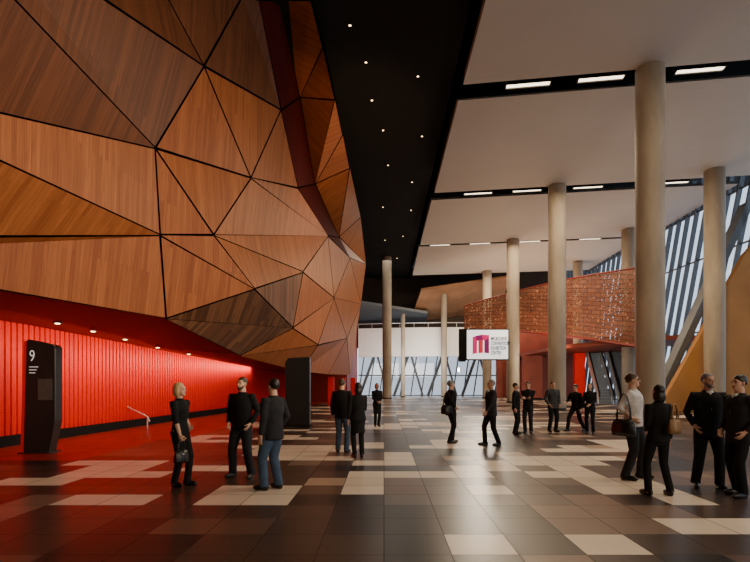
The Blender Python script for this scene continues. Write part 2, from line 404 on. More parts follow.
# ------------------------------------------------------------------ columns
cols=[(650,19.2,13.5,'massive round concrete column standing behind the man in a white shirt'),
 (557,30.6,8.6,'tall round concrete column, second along the front row from the right'),
 (513,42.1,6.2,'round concrete column beside the lit white sign'),
 (487,54.0,4.5,'slim far concrete column partly hidden by the lit white sign'),
 (714.5,28.4,9.4,'round concrete column in front of the ochre wall'),
 (628.5,39.4,6.6,'round concrete column rising behind the copper screen near the escalator'),
 (578,50,4.6,'far concrete column in the back row behind the copper screen'),
 (387,52,4.6,'lone slim concrete column beside the end of the timber pod'),
 (444,57.8,2.9,'thin far column in front of the end glazing'),
 (403,57.5,2.1,'thinnest far column, just right of the lone slim column')]
for px,Y,hw,lab in cols:
    X=(px-VX)/F*Y; r=hw/F*Y
    top=ZC+.02 if X>3.2 else ZB
    if Y>57: top=12.0 if X>3.2 else 9.6
    t=thing('concrete_column',lab,'column',(X,Y,0),0,'round concrete columns')
    bm=bmesh.new(); lathe(bm,[(r-.01,0),(r,.02),(r,.3),(r,top-.3),(r,top-.02),(r-.01,top)],n=64); obj('shaft',bm,MT['concrete'],t,smooth=True)
    bm=bmesh.new(); lathe(bm,[(r+.003,0),(r+.03,0),(r+.03,.12),(r+.003,.14)],n=48); obj('base_ring',bm,MT['char'],t)

# ------------------------------------------------------------------ right side: glazing, ochre wall, beam
bm=bmesh.new(); v=[bm.verts.new(p) for p in ((22,-10,0),(22,64,0),(22,64,16.6),(22,-10,16.6))]; bm.faces.new(v)
w1=struct('window_1',bm,MT['glass'])
bm=bmesh.new()
y=-8
while y<72:
    beam(bm,(21.9,y,0),(21.9,y-5.0,15.9),.11,.30,up=(1,0,0)); y+=1.05
for z in (0.1,5.2,10.2,13.6): beam(bm,(21.95,-10,z),(21.95,64,z),.1,.1)
obj('window_frame',bm,MT['fin'],w1)
bm=bmesh.new(); prism(bm,[(16.0,29.2,0),(21.85,29.2,0),(21.85,29.2,10.0),(21.1,29.2,9.2)],(0,.4,0))
struct('wall_right',bm,MT['ochre'])
bm=bmesh.new(); beam(bm,P(655,402,30.2),P(746,205,30.2),.4,.8,up=(0,-1,0))
t=obj('steel_beam',bm,MT['steel']); tag(t,'broad sloping blue-grey steel beam along the edge of the ochre wall','beam')

# ------------------------------------------------------------------ copper screen balcony
top=[(464,307,50),(475,303,49),(487,299.5,48),(500,296,46.6),(513,292.5,45.3),(535,287,43.2),(557,282,41),(580,277.5,38.6),(600,274,36.6),(620,271,34.6),(640,268,33),(653,266.5,32.2)]
bot=[(464,332,50),(475,331.5,49),(487,331.5,48),(500,331.5,46.6),(513,331.5,45.3),(535,333,43.2),(557,335,41),(580,338,38.6),(600,341,36.6),(620,344,34.6),(640,347,33),(653,349,32.2)]
def dens(L):
    out=[]
    for a,b in zip(L,L[1:]):
        for k in range(4): out.append(tuple(a[q]+(b[q]-a[q])*k/4 for q in range(3)))
    return out+[L[-1]]
tp=[P(*a) for a in dens(top)]; bp_=[P(*a) for a in dens(bot)]
sc=thing('copper_screen','long curved copper-red patterned balcony screen above the far foyer','balcony screen',(10,42,0))
bm=bmesh.new(); uvl=bm.loops.layers.uv.new('UVMap'); va=[(bm.verts.new(a),bm.verts.new(b)) for a,b in zip(tp,bp_)]
us=[0]
for a,b in zip(tp,tp[1:]): us.append(us[-1]+(b-a).length)
for k in range(len(va)-1):
    f=bm.faces.new((va[k][1],va[k+1][1],va[k+1][0],va[k][0]))
    for l,uvv in zip(f.loops,((us[k],0),(us[k+1],0),(us[k+1],(tp[k+1]-bp_[k+1]).length),(us[k],(tp[k]-bp_[k]).length))): l[uvl].uv=uvv
obj('mesh_panel',bm,MT['copper'],sc,smooth=True,world=True)
bm=bmesh.new()
tube(bm,[p+Vector((0,0,.05)) for p in tp],.06,n=8); obj('top_rail',bm,MT['reddark'],sc,world=True)
bm=bmesh.new(); tube(bm,[p for p in bp_],.1,n=8); obj('bottom_rail',bm,MT['reddark'],sc,world=True)
for k in range(2,len(tp),6):
    bm=bmesh.new(); beam(bm,bp_[k]+Vector((.05,.12,0)),tp[k]+Vector((.05,.12,0)),.08,.08); obj('upright',bm,MT['reddark'],sc,world=True)
bm=bmesh.new()
poly=[bp_[k]+Vector((.1,.3,0)) for k in range(24,45,4)]; poly=[Vector((p.x,p.y,4.45)) for p in poly]+[Vector((21.8,32.4,4.45)),Vector((21.8,56,4.45)),Vector((14.2,56,4.45))]
prism(bm,poly,(0,0,.3)); struct('trim_1',bm,MT['maroon'])
bm=bmesh.new(); box(bm,(12.6,56,0),(21.8,56.4,9.5)); struct('wall_back',bm,MT['maroon'])
for k,(px,Y,w,h,lab) in enumerate([(532,50,.95,4.4,'maroon square pillar under the left half of the copper screen'),(579,46,.45,4.4,'narrow bright red pillar left of the escalator'),(514,54,.8,4.0,'far maroon pillar beside the lit sign column')]):
    X=(px-VX)/F*Y
    t=thing('red_pillar',lab,'pillar',(X,Y,0),0,'red pillars under the balcony')
    bm=bmesh.new(); box(bm,(-w,-.3,.15),(w,.3,h),.03); obj('shaft',bm,MT['maroon'] if k!=1 else MT['red'],t)
    bm=bmesh.new(); box(bm,(-w-.02,-.32,0),(w+.02,.32,.15)); obj('plinth',bm,MT['black'],t)

def escalator(lab,px0,Yb0,px1,Yt):
    a=P(px0,383+H0*F/Yb0,Yb0); b=P(px1,350,Yt); a.z=0
    root=thing('escalator',lab,'escalator',a,0,'escalators under the balcony'); d=b-a
    hd_=Vector((d.x,d.y,0)).normalized(); s=Vector((hd_.y,-hd_.x,0)); W=.52
    bm=bmesh.new()
    n=20
    for k in range(n):
        p=d*(k/n); 
        loft(bm,[[p+s*a_*(W-.08)+hd_*h_*(Vector((d.x,d.y,0)).length/n)+Vector((0,0,z_)) for h_,z_ in ((0,0),(1,0),(1,d.z/n),(0,d.z/n))] for a_ in (-1,1)])
    obj('steps',bm,MT['steel'],root)
    for q in (-1,1):
        bm=bmesh.new(); prism(bm,[s*q*W+Vector((0,0,.05)),s*q*W+d+Vector((0,0,.05)),s*q*W+d+Vector((0,0,.95)),s*q*W+Vector((0,0,.95))],s*q*.03); obj('balustrade',bm,MT['bal'],root)
        bm=bmesh.new(); tube(bm,[s*q*W-hd_*.3+Vector((0,0,.6)),s*q*W-hd_*.2+Vector((0,0,.9)),s*q*W+Vector((0,0,1.0)),s*q*W+d+Vector((0,0,1.0)),s*q*W+d+hd_*.6+Vector((0,0,1.0))],.07,n=8); obj('handrail',bm,MT['black'],root)
        bm=bmesh.new(); prism(bm,[s*q*(W+.03),s*q*(W+.03)+d+Vector((0,0,-.3)),s*q*(W+.03)+d+Vector((0,0,.2)),s*q*(W+.03)+Vector((0,0,.22))],s*q*.05); obj('side_skirt',bm,MT['chrome'],root)
escalator('steel escalator rising away under the copper screen, left of the pair',606,40,592,47)
escalator('steel escalator rising away under the copper screen, right of the pair',627,39,612,46)

# ------------------------------------------------------------------ hanging lit sign
Ys=39.5; A=P(467,330,Ys); B=P(508,359,Ys); cx=(A.x+B.x)/2
sg=thing('lit_sign','lit white sign with magenta m logo and black lettering, on black housing','sign',(cx,Ys,B.z))
wS=B.x-A.x; hS=A.z-B.z
bm=bmesh.new(); box(bm,(-wS/2-.08,.02,-.08),(wS/2+.08,.5,hS+.08),.03); box(bm,(-wS/2-.6,.05,-.2),(-wS/2-.08,.45,hS+.1),.03); obj('housing',bm,MT['black'],sg)
bm=bmesh.new(); box(bm,(-wS/2,-.02,0),(wS/2,.03,hS)); obj('screen',bm,MT['screen'],sg)
for zz in (.3,hS-.4):
    bm=bmesh.new(); beam(bm,(wS/2-.6,.45,zz),(wS/2+.55,2.1,zz),.12,.12); obj('bracket',bm,MT['char'],sg)
def px2l(px,py): p=P(px,py,Ys); return (p.x-cx, p.z-B.z)
def poly_part(name,pts,mat,y):
    bm=bmesh.new(); prism(bm,[(px2l(*q)[0],y,px2l(*q)[1]) for q in pts],(0,-.012,0)); return obj(name,bm,mat,sg)
poly_part('logo_leg',[(472.5,337),(477,335.6),(477,353.2),(472.5,354.2)],MT['magenta'],-.021)
poly_part('logo_leg',[(478.3,336),(482.9,336),(482.9,352.9),(478.3,353.2)],MT['redpink'],-.021)
poly_part('logo_leg',[(484.2,335.8),(489,335),(489,353.4),(484.2,352.9)],MT['purple'],-.021)
poly_part('logo_fold',[(475.5,335.9),(482.9,334.4),(482.9,339.4),(477,341)],MT['purple'],-.026)
poly_part('logo_fold',[(481.5,334.8),(489,335),(489,338),(484.2,340.8),(482.9,339.6)],MT['magenta'],-.031)
rotx=Matrix.Rotation(R(90),4,'X')
for k,tx in enumerate(('MELBOURNE','CONVENTION','EXHIBITION','CENTRE')):
    l=px2l(490.8,340.4+k*4.7); text_mesh('lettering',tx,.40,MT['ink'],sg,Matrix.Translation((l[0],-.03,l[1]))@rotx@Matrix.Diagonal((.55,1,1,1)),ext=.006,off=.008)

# ------------------------------------------------------------------ far end
bm=bmesh.new(); v=[bm.verts.new(p) for p in ((-3.2,62.2,0),(22,62.2,0),(22,62.2,6),(-3.2,62.2,6))]; bm.faces.new(v); w2=struct('window_2',bm,MT['glass2'])
bm=bmesh.new(); x=-3.2
while x<=22: beam(bm,(x,62.1,0),(x+.9,62.1,6),.14,.2,up=(0,1,0)); x+=1.3
for z in (.1,2.6,5.9): beam(bm,(-3.2,62.1,z),(22,62.1,z),.14,.14)
x=-3
while x<22:
    beam(bm,(x,61.7,0),(x+2.0,61.7,5.6),.32,.3,up=(0,1,0)); beam(bm,(x+3.6,61.7,0),(x+2.0,61.7,5.6),.24,.24,up=(0,1,0)); x+=4.2
obj('window_frame',bm,MT['mull'],w2)
bm=bmesh.new(); box(bm,(-14,62.4,6),(27,62.9,16)); struct('wall_far',bm,MT['brownwall'])
bm=bmesh.new()
N=24; rings=[]
for k in range(N+1):
    f=k/N; x=-3.1+f*13.3; yy=60.3-1.6*math.sin(f*math.pi*.6)
    rings.append([Vector((x,yy,4.8)),Vector((x,yy+.9,4.8)),Vector((x,yy+.9,8.2)),Vector((x,yy,8.2))])
loft(bm,rings); struct('trim_4',bm,MT['bulk'],'long curved white bulkhead crossing the far end above the glazing','bulkhead')
bm=bmesh.new()
tube(bm,[(r_[3]+Vector((0,.1,.55))) for r_ in rings],.05,n=8)
t=obj('balcony_rail',bm,MT['chrome']); tag(t,'thin steel rail along the top of the far white bulkhead','rail')
for k in range(0,N+1,3):
    p=rings[k][3]+Vector((0,.1,0)); b2=bmesh.new(); tube(b2,[p,p+Vector((0,0,.55))],.03,n=6); obj('post',b2,MT['chrome'],t)
soff=M('warm_timber_soffit',(.30,.15,.07),.5,var=.2,scale=.6)
bm=bmesh.new(); prism(bm,[(4.2,56.5,12.1),(14,54.5,13.2),(14,62.3,10.6),(3.2,62.3,9.2)],(0,0,.25)); struct('trim_2',bm,soff)
bm=bmesh.new(); prism(bm,[(-3.1,57.5,10.9),(5.2,59.5,9.9),(5.2,62.3,9.0),(-3.1,62.3,9.1)],(0,0,.3)); struct('trim_3',bm,MT['steel'])
bm=bmesh.new(); box(bm,(-9,44.5,0),(-3.3,62.2,9)); struct('wall_far_left',bm,MT['reddark'])
for k,(px,Y) in enumerate([(331,36),(343,40),(353,44)]):
    X=(px-VX)/F*Y; bm=bmesh.new(); box(bm,(X-.22,Y-.2,0),(X+.22,Y+.2,2.1),.03); t=obj('red_post',bm,MT['red'])
    tag(t,'red square post under the far foot of the timber pod, %s from the left'%ords[k],'post','red posts under the pod')

# ------------------------------------------------------------------ pylon, panel, handrail
Yp=11.9; X0=(41-VX)/F*Yp
py_=thing('sign_pylon','leaning dark totem sign with white number nine and red edge','sign',(X0,Yp,0),R(6))
h=1.65+43/F*Yp
bm=bmesh.new(); prism(bm,[(-.30,-.16,0),(.26,-.16,0),(.40,-.16,.75),(.40,-.16,h-.2),(.36,-.16,h-.12),(-.18,-.16,h),(-.23,-.16,h-.03)],(0,.32,0))
bmesh.ops.bevel(bm,geom=bm.edges[:],offset=.008,segments=1,affect='EDGES'); obj('body',bm,MT['char'],py_)
bm=bmesh.new(); prism(bm,[(-.36,-.17,0),(-.305,-.17,0),(-.235,-.17,h-.03),(-.285,-.17,h-.06)],(0,.34,0)); obj('edge_strip',bm,MT['red'],py_)
bm=bmesh.new(); box(bm,(-.40,-.22,0),(.34,.22,.025)); obj('foot_plate',bm,MT['char'],py_)
text_mesh('numeral','9',.38,MT['whiteink'],py_,Matrix.Translation((-.17,-.168,2.16))@rotx@Matrix.Diagonal((.68,1,1,1)),off=-.004)
for k in range(3):
    bm=bmesh.new(); box(bm,(-.17,-.168,2.02-k*.07),(.02-.03*k,-.158,2.035-k*.07)); obj('caption_line',bm,MT['whiteink'],py_)
bm=bmesh.new(); box(bm,(.02,-.172,1.25),(.34,-.16,1.75)); obj('information_panel',bm,M('smoked_panel',(.09,.085,.08),.25),py_)
Yk=gy(426); X0=(298-VX)/F*Yk; hk=1.65+26/F*Yk
kp=thing('dark_slab','tall dark grey slab panel with slanted top standing beyond the man in jeans','sign',(X0,Yk,0),0)
bm=bmesh.new(); prism(bm,[(-.47,-.15,.04),(.47,-.15,.04),(.47,-.15,hk),(-.35,-.15,hk-.05),(-.47,-.15,hk-.22)],(0,.3,0)); bmesh.ops.bevel(bm,geom=bm.edges[:],offset=.012,segments=1,affect='EDGES'); obj('body',bm,MT['char'],kp)
bm=bmesh.new(); box(bm,(-.5,-.2,0),(.5,.2,.05)); obj('base',bm,MT['black'],kp)
ra_=P(136,407,19)
hr=thing('handrail','short sloping steel handrail in front of the red slatted wall','handrail',(ra_.x,18.2,0))
bm=bmesh.new(); a=Vector((ra_.x-.3,18.6,.85)); b=Vector((ra_.x+1.0,17.8,.45)); tube(bm,[a+Vector((-.35,.2,0)),a,b,b+Vector((.1,-.06,-.15))],.03,n=10); obj('rail',bm,MT['chrome'],hr,world=True,smooth=True)
for p in (a,b):
    bm=bmesh.new(); tube(bm,[Vector((p.x,p.y,0.03)),p],.025,n=10); obj('post',bm,MT['chrome'],hr,world=True,smooth=True)

# ------------------------------------------------------------------ people
def fabric(name,col): return M(name,col,.85,var=.22,scale=9,spec=.2,bump=.25)
FB={'black':fabric('black_cloth',(.010,.010,.011)),'charcoal':fabric('charcoal_cloth',(.022,.022,.026)),'denim':fabric('blue_denim',(.055,.09,.15)),
 'navy':fabric('navy_cloth',(.014,.016,.028)),'grey':fabric('grey_cloth',(.05,.05,.052)),'white':fabric('white_shirt',(.66,.65,.64)),'dkjeans':fabric('dark_denim',(.02,.024,.035)),
 'brown':fabric('brown_cloth',(.035,.025,.018))}
SK={'fair':M('fair_skin',(.62,.36,.25),.5,var=.06,scale=20),'tan':M('tan_skin',(.48,.26,.17),.5,var=.06,scale=20)}
HR={'blonde':M('blonde_hair',(.62,.42,.20),.5,var=.3,scale=40),'dark':M('dark_hair',(.012,.008,.006),.45,var=.3,scale=40),'brown':M('brown_hair',(.05,.025,.012),.5,var=.3,scale=40),'grey':M('grey_hair',(.16,.15,.14),.5,var=.3,scale=40)}
LEATH=M('black_leather',(.012,.011,.011),.35,var=.2); SHOE=M('shoe_leather',(.010,.009,.009),.3); TANB=M('tan_leather',(.30,.17,.08),.4,var=.15)
EYE=M('eye_dark',(.02,.012,.008),.2); LIP=M('lips',(.35,.10,.08),.5)
def finish(name,bm,mat,parent,vox,sm,fx):
    for v in bm.verts: v.co=fx(v.co)
    bmesh.ops.recalc_face_normals(bm,faces=bm.faces[:])
    me=bpy.data.meshes.new('tmp'); bm.to_mesh(me); bm.free()
    o=bpy.data.objects.new('tmp',me); C.objects.link(o)
    if vox:
        m=o.modifiers.new('r','REMESH'); m.mode='VOXEL'; m.voxel_size=vox; m.use_smooth_shade=True
    if sm:
        m=o.modifiers.new('s','SMOOTH'); m.factor=.5; m.iterations=sm
    dg=bpy.context.evaluated_depsgraph_get(); me2=bpy.data.meshes.new_from_object(o.evaluated_get(dg))
    bpy.data.objects.remove(o); bpy.data.meshes.remove(me)
    me2.name=name; me2.materials.clear(); me2.materials.append(mat)
    for p in me2.polygons: p.use_smooth=True; p.material_index=0
    q=bpy.data.objects.new(name,me2); C.objects.link(q); q.parent=parent; return q
def ik(a,b,l1,l2,pole):
    d=b-a; L=d.length
    if L>(l1+l2)*.998: b=a+d*((l1+l2)*.998/L); d=b-a; L=d.length
    t=d/L; x=(l1*l1-l2*l2+L*L)/(2*L); hgt=math.sqrt(max(0,l1*l1-x*x))
    pv=pole-t*pole.dot(t); pv.normalize()
    return a+t*x+pv*hgt,b
def zring(z,rx,ry,cy=0,n=24): return [Vector((rx*math.cos(2*math.pi*k/n),cy+ry*math.sin(2*math.pi*k/n),z)) for k in range(n)]
def hand(bm,w,d,side,curl,fwd):
    d=d.normalized(); wv=(fwd-d*fwd.dot(d)).normalized(); nr=d.cross(wv)
    if nr.dot(Vector((-side,0,0)))<0: nr=-nr
    m=Matrix((wv,nr,d)).transposed().to_4x4()
    ellipsoid(bm,w+d*.052,(.040,.017,.056),m,14)
    tube(bm,[w-d*.04,w+d*.02],[.027,.026],n=10)
    for j in range(4):
        off=.0315-.021*j; ln=(.068,.076,.070,.055)[j]; p=w+d*.092+wv*off; ang=.12; pts=[w+d*.07+wv*off*.9,p]
        fan=wv*(.10-.07*j)
        for q,fr in enumerate((.45,.32,.23)):
            ang+=curl*(.6,1,.8)[q]; dirv=(d*math.cos(ang)+nr*math.sin(ang)+fan*math.cos(ang)).normalized(); p=p+dirv*ln*fr; pts.append(p)
        tube(bm,pts,[.0095,.0095,.0088,.008,.007],n=8)
    p=w+d*.028+wv*.026; t1=(d*.7+wv*.65+nr*.35).normalized(); t2=(d*.9+wv*.15+nr*(.35+curl*.4)).normalized()
    tube(bm,[p,p+t1*.04,p+t1*.04+t2*.032,p+t1*.04+t2*.055],[.0135,.012,.010,.008],n=8)
WR={}
def person(S):
    fem=S.get('f',False); s=S['H']/1.75; Y=S['Y']; X=(S['px']-VX)/F*Y
    root=thing('person',S['label'],'person',(X,Y,0),R(S['rot']),S.get('group'))
    near=Y<10; vox=.0075 if near else .010
    sh=.165 if fem else .190
    kf=.93 if fem else 1.0
    fl=S.get('feet') or ((-.10,.0),(.10,.0))
    dmax=max(math.hypot(abs(fx)-.09,fy) for fx,fy in fl)
    D=max(0,.92-.09-math.sqrt(max(.01,.83**2-dmax**2)))+.004
    lean=S.get('lean',0); lx=S.get('leanx',0)
    def fx(c):
        k=max(0,c.z-.95); return Vector((c.x+k*lx,c.y-k*lean,c.z))*s
    hm=Matrix.Translation((0,0,1.52-D))@Matrix.Rotation(R(S.get('turn',0)),4,'Z')@Matrix.Rotation(R(S.get('nod',0)),4,'X')@Matrix.Translation((0,0,-1.52))
    def HP(bm,vs):
        for v in vs: v.co=hm@v.co
    arms={}
    poses={'hang':(.245,-.03,.885,.25),'pocket':(.205,-.085,.955,.3),'bag':(.235,-.05,.875,1.25),'bagf':(.24,-.17,.885,1.25),'front':(.055,-.21,1.02,.5),'gesture':(.20,-.30,1.12,.35),'hip':(.20,-.04,1.02,.5),'fold':(.0,-.20,1.18,.5),'strap':(.13,-.17,1.33,1.2),'back':(.05,.17,.98,.5),'swingf':(.23,-.22,.93,.4),'swingb':(.24,.16,.91,.4)}
    for side,key in ((-1,'ar'),(1,'al')):
        x,y,z,cu=poses[S.get(key,'hang')]
        shp=Vector((side*sh,.0,1.415-D)); w=Vector((side*(x if x else -.04)*(kf if x>.1 else 1),y,z-D))
        el,w=ik(shp,w,.285,.255,Vector((side*.55,.8,-.15)))
        arms[side]=(shp,el,w,cu)
    legs={}
    for side,(fx_,fy_) in ((-1,fl[0]),(1,fl[1])):
        hip=Vector((side*.088,0,.92-D)); an=Vector((fx_,fy_+.02,.09))
        kn,an=ik(hip,an,.425,.415,Vector((side*.12,-1,0))); legs[side]=(hip,kn,an)
    bm=bmesh.new()
    if fem: tor=[(.80,.12,.10,0),(.90,.162,.118,.01),(1.0,.142,.103,0),(1.09,.12,.09,0),(1.2,.132,.102,-.008),(1.30,.146,.112,-.012),(1.39,.142,.092,0),(1.445,.095,.07,.008),(1.485,.055,.056,.012),(1.57,.05,.053,.005)]
    else: tor=[(.80,.125,.10,0),(.90,.158,.115,.005),(1.0,.153,.11,0),(1.09,.150,.107,0),(1.2,.163,.114,0),(1.30,.176,.118,-.004),(1.39,.172,.102,0),(1.445,.118,.078,.008),(1.485,.064,.064,.012),(1.57,.058,.060,.005)]
    loft(bm,[zring(z-D,rx,ry,cy) for z,rx,ry,cy in tor])
    for side in (-1,1):
        shp,el,w,cu=arms[side]
        tube(bm,[Vector((side*.09,0,1.40-D)),shp,shp.lerp(el,.5),el,el.lerp(w,.35),w],[.055*kf,.056*kf,.047*kf,.040*kf,.041*kf,.028*kf])
        hand(bm,w,(w-el),side,cu,Vector((0,-1,-.2)) if S.get('al' if side>0 else 'ar','hang') not in('front','fold','strap') else Vector((0,-.4,1)))
        hip,kn,an=legs[side]
        tube(bm,[hip,hip.lerp(kn,.4),kn,kn.lerp(an,.35),an,an+Vector((0,-.02,-.03))],[.09,.08,.054,.056,.036,.036])
        tube(bm,[an+Vector((0,.02,-.04)),an+Vector((side*.02,-.10,-.055))],[.034,.03])
    hb=bmesh.new()
    ellipsoid(hb,(0,.015,1.66),(.074,.093,.092)); 
    loft(hb,[[Vector((rx*math.cos(2*math.pi*k/16),cy+ry*math.sin(2*math.pi*k/16),z)) for k in range(16)] for z,rx,ry,cy in ((1.70,.066,.075,-.002),(1.655,.067,.078,-.008),(1.62,.066,.076,-.014),(1.585,.058,.066,-.026),(1.555,.045,.050,-.042),(1.533,.026,.028,-.062))])
    tube(hb,[(0,-.085,1.652),(0,-.100,1.628),(0,-.104,1.614)],[.009,.012,.0135],n=10)
    ellipsoid(hb,(0,-.086,1.575),(.022,.012,.010),seg=12); ellipsoid(hb,(0,-.078,1.545),(.022,.018,.015),seg=12)
    for q in (-1,1):
        ellipsoid(hb,(q*.077,.008,1.632),(.010,.018,.031),Matrix.Rotation(R(q*18),4,'Z'),12)
        ellipsoid(hb,(q*.030,-.074,1.668),(.026,.012,.008),seg=12)
    HP(hb,hb.verts)
    tmp=bpy.data.meshes.new('h'); hb.to_mesh(tmp); hb.free(); bm.from_mesh(tmp); bpy.data.meshes.remove(tmp)
    skin=SK[S.get('skin','fair')]
    finish('body',bm,skin,root,vox,2,fx)
    for q in (-1,1):
        bm=bmesh.new(); ellipsoid(bm,(q*.031,-.079,1.643),(.013,.009,.008),seg=12); HP(bm,bm.verts); finish('eye',bm,EYE,root,0,0,fx)
        bm=bmesh.new(); tube(bm,[(q*.015,-.087,1.667),(q*.033,-.086,1.671),(q*.05,-.072,1.664)],[.004,.0045,.003],n=6); HP(bm,bm.verts); finish('eyebrow',bm,HR[S['hair']],root,0,0,fx)
    bm=bmesh.new(); ellipsoid(bm,(0,-.093,1.584),(.024,.008,.008),seg=12); HP(bm,bm.verts); finish('lips',bm,LIP,root,0,0,fx)
    st=S.get('style','short'); bm=bmesh.new()
    ellipsoid(bm,(0,.02,1.668),(.082,.099,.098) if st!='crop' else (.077,.096,.095),seg=28)
    pl=(0,0,1.645); pn=Vector((0,-.55,-.83)).normalized()
    if st in('bob','long'): pl=(0,0,1.66); pn=Vector((0,-.8,-.6)).normalized()
    r=bmesh.ops.bisect_plane(bm,geom=bm.verts[:]+bm.edges[:]+bm.faces[:],plane_co=pl,plane_no=pn,clear_outer=True)
    bmesh.ops.holes_fill(bm,edges=[e for e in bm.edges if e.is_boundary],sides=0)
    if st in('bob','long'):
        lo=1.585 if st=='bob' else 1.545
        for q in (-1,1): ellipsoid(bm,(q*.062,.022,lo+.03),(.030,.055,.085),seg=14)
        ellipsoid(bm,(0,.07,lo+.02),(.078,.050,.10),seg=16)
    HP(bm,bm.verts); finish('hair',bm,HR[S['hair']],root,.009 if st in('bob','long') else 0,2 if st in('bob','long') else 0,fx)
    if S.get('beard'):
        bm=bmesh.new()
        loft(bm,[[Vector((rx*math.cos(t),cy+ry*math.sin(t),z)) for t in [math.pi*(1+k/14) for k in range(15)]]+[Vector((rx*.8*math.cos(t),cy+.02+ry*.8*math.sin(t),z)) for t in [math.pi*(2-k/14) for k in range(15)]] for z,rx,ry,cy in ((1.600,.066,.070,-.012),(1.575,.060,.070,-.022),(1.55,.046,.052,-.042),(1.528,.027,.030,-.062))])
        HP(bm,bm.verts); finish('beard',bm,HR[S['hair']],root,0,0,fx)
    if S.get('glasses'):
        bm=bmesh.new()
        for q in (-1,1):
            ellipsoid(bm,(q*.031,-.094,1.645),(.024,.006,.017),seg=14); tube(bm,[(q*.052,-.09,1.65),(q*.083,-.02,1.65),(q*.084,.02,1.645)],.003,n=6)
        tube(bm,[(-.01,-.1,1.65),(.01,-.1,1.65)],.004,n=6); HP(bm,bm.verts); finish('sunglasses',bm,SHOE,root,0,0,fx)
    lw=S.get('legw',1.0)
    bm=bmesh.new()
    tt=[(.80,.135,.105,0),(.86,.155,.118,.003)]+[(z,rx+.012,ry+.012,cy) for z,rx,ry,cy in tor if .88<z<1.06]
    loft(bm,[zring(z-D,rx,ry,cy) for z,rx,ry,cy in tt])
    for side in (-1,1):
        hip,kn,an=legs[side]; hem=an+(kn-an).normalized()*-.035
        k=(.9 if fem else 1.0)*lw
        tube(bm,[hip+Vector((0,0,.02)),hip.lerp(kn,.45),kn,kn.lerp(an,.5),an+Vector((0,.0,.02)),hem],[.100,.092*k,.072*k,.068*k,.064*k,.066*k],n=14,rnd=False)
    finish('trousers',bm,FB[S['bot']],root,.013,3,fx)
    hem=S.get('hem',.84); bm=bmesh.new()
    inf=S.get('inf',.020)
    rows=[(z,rx+inf,ry+inf,cy) for z,rx,ry,cy in tor if hem+.03<z<1.46]
    base=[r for r in rows][0]
    lo=[(hem,base[1]+.006+.10*max(0,.8-hem)*.5,base[2]+.008+.05*max(0,.8-hem),base[3])]
    loft(bm,[zring(z-D,rx,ry,cy) for z,rx,ry,cy in lo+rows+[(1.478,.078 if not fem else .07,.078 if not fem else .068,.01),(1.498,.072 if not fem else .064,.074 if not fem else .064,.012)]])
    for side in (-1,1):
        shp,el,w,cu=arms[side]; k=kf
        if S.get('sleeve')=='short':
            e2=shp.lerp(el,.55); tube(bm,[Vector((side*.09,0,1.40-D)),shp,e2],[.062*k,.068*k,.060*k],rnd=False)
        elif S.get('sleeve')=='rolled':
            e2=el.lerp(w,.3); tube(bm,[Vector((side*.09,0,1.40-D)),shp,shp.lerp(el,.5),el,e2],[.066*k,.071*k,.063*k,.055*k,.052*k],rnd=False)
        else:
            e2=el.lerp(w,.97); tube(bm,[Vector((side*.09,0,1.40-D)),shp,shp.lerp(el,.5),el,el.lerp(w,.4),e2],[.066*k,.072*k,.062*k,.054*k,.050*k,.042*k],rnd=False)
    finish(S.get('topname','jacket'),bm,FB[S['top']],root,.0125,3,fx)
    if S.get('shirt'):
        bm=bmesh.new()
        L_=[(1.49,.050,-.072),(1.44,.050,-.104),(1.36,.040,-.131),(1.28,.024,-.146),(1.19,.003,-.143)]
        loft(bm,[[Vector((-w_,y_+.012,z-D)),Vector((0,y_-.006,z-D)),Vector((w_,y_+.012,z-D)),Vector((w_*.8,y_+.05,z-D)),Vector((-w_*.8,y_+.05,z-D))] for z,w_,y_ in L_])
        finish('shirt_front',bm,FB['white'],root,0,0,fx)
        if S.get('tie'):
            bm=bmesh.new(); loft(bm,[[Vector((-w_,y_-.012,z-D)),Vector((0,y_-.022,z-D)),Vector((w_,y_-.012,z-D)),Vector((0,y_,z-D))] for z,w_,y_ in ((1.475,.015,-.078),(1.44,.011,-.108),(1.36,.018,-.132),(1.2,.02,-.144))]); finish('tie',bm,FB['navy'],root,0,0,fx)
    for side in (-1,1):
        hip,kn,an=legs[side]; bm=bmesh.new()
        wk=.85 if fem else 1
        ellipsoid(bm,(0,-.055,.035),(.046*wk,.145*wk,.05),seg=18); ellipsoid(bm,(0,.035,.05),(.040*wk,.055*wk,.06),seg=14)
        for v in bm.verts: v.co.z=max(v.co.z,.0)
        tube(bm,[(0,.02,.05),(0,.018,.115)],[.044*wk,.042*wk],rnd=False)
        m=Matrix.Translation((an.x,an.y,0))@Matrix.Rotation(R(side*10),4,'Z'); bmesh.ops.transform(bm,matrix=m,verts=bm.verts[:])
        finish('shoe',bm,SHOE,root,.008,1,fx)
    mw=Matrix.Translation((X,Y,0))@Matrix.Rotation(R(S['rot']),4,'Z')
    WR[S['id']]={sd:(mw@fx(arms[sd][2]),mw@fx(arms[sd][1])) for sd in (-1,1)}
    WR[S['id']]['m']=mw
    return root
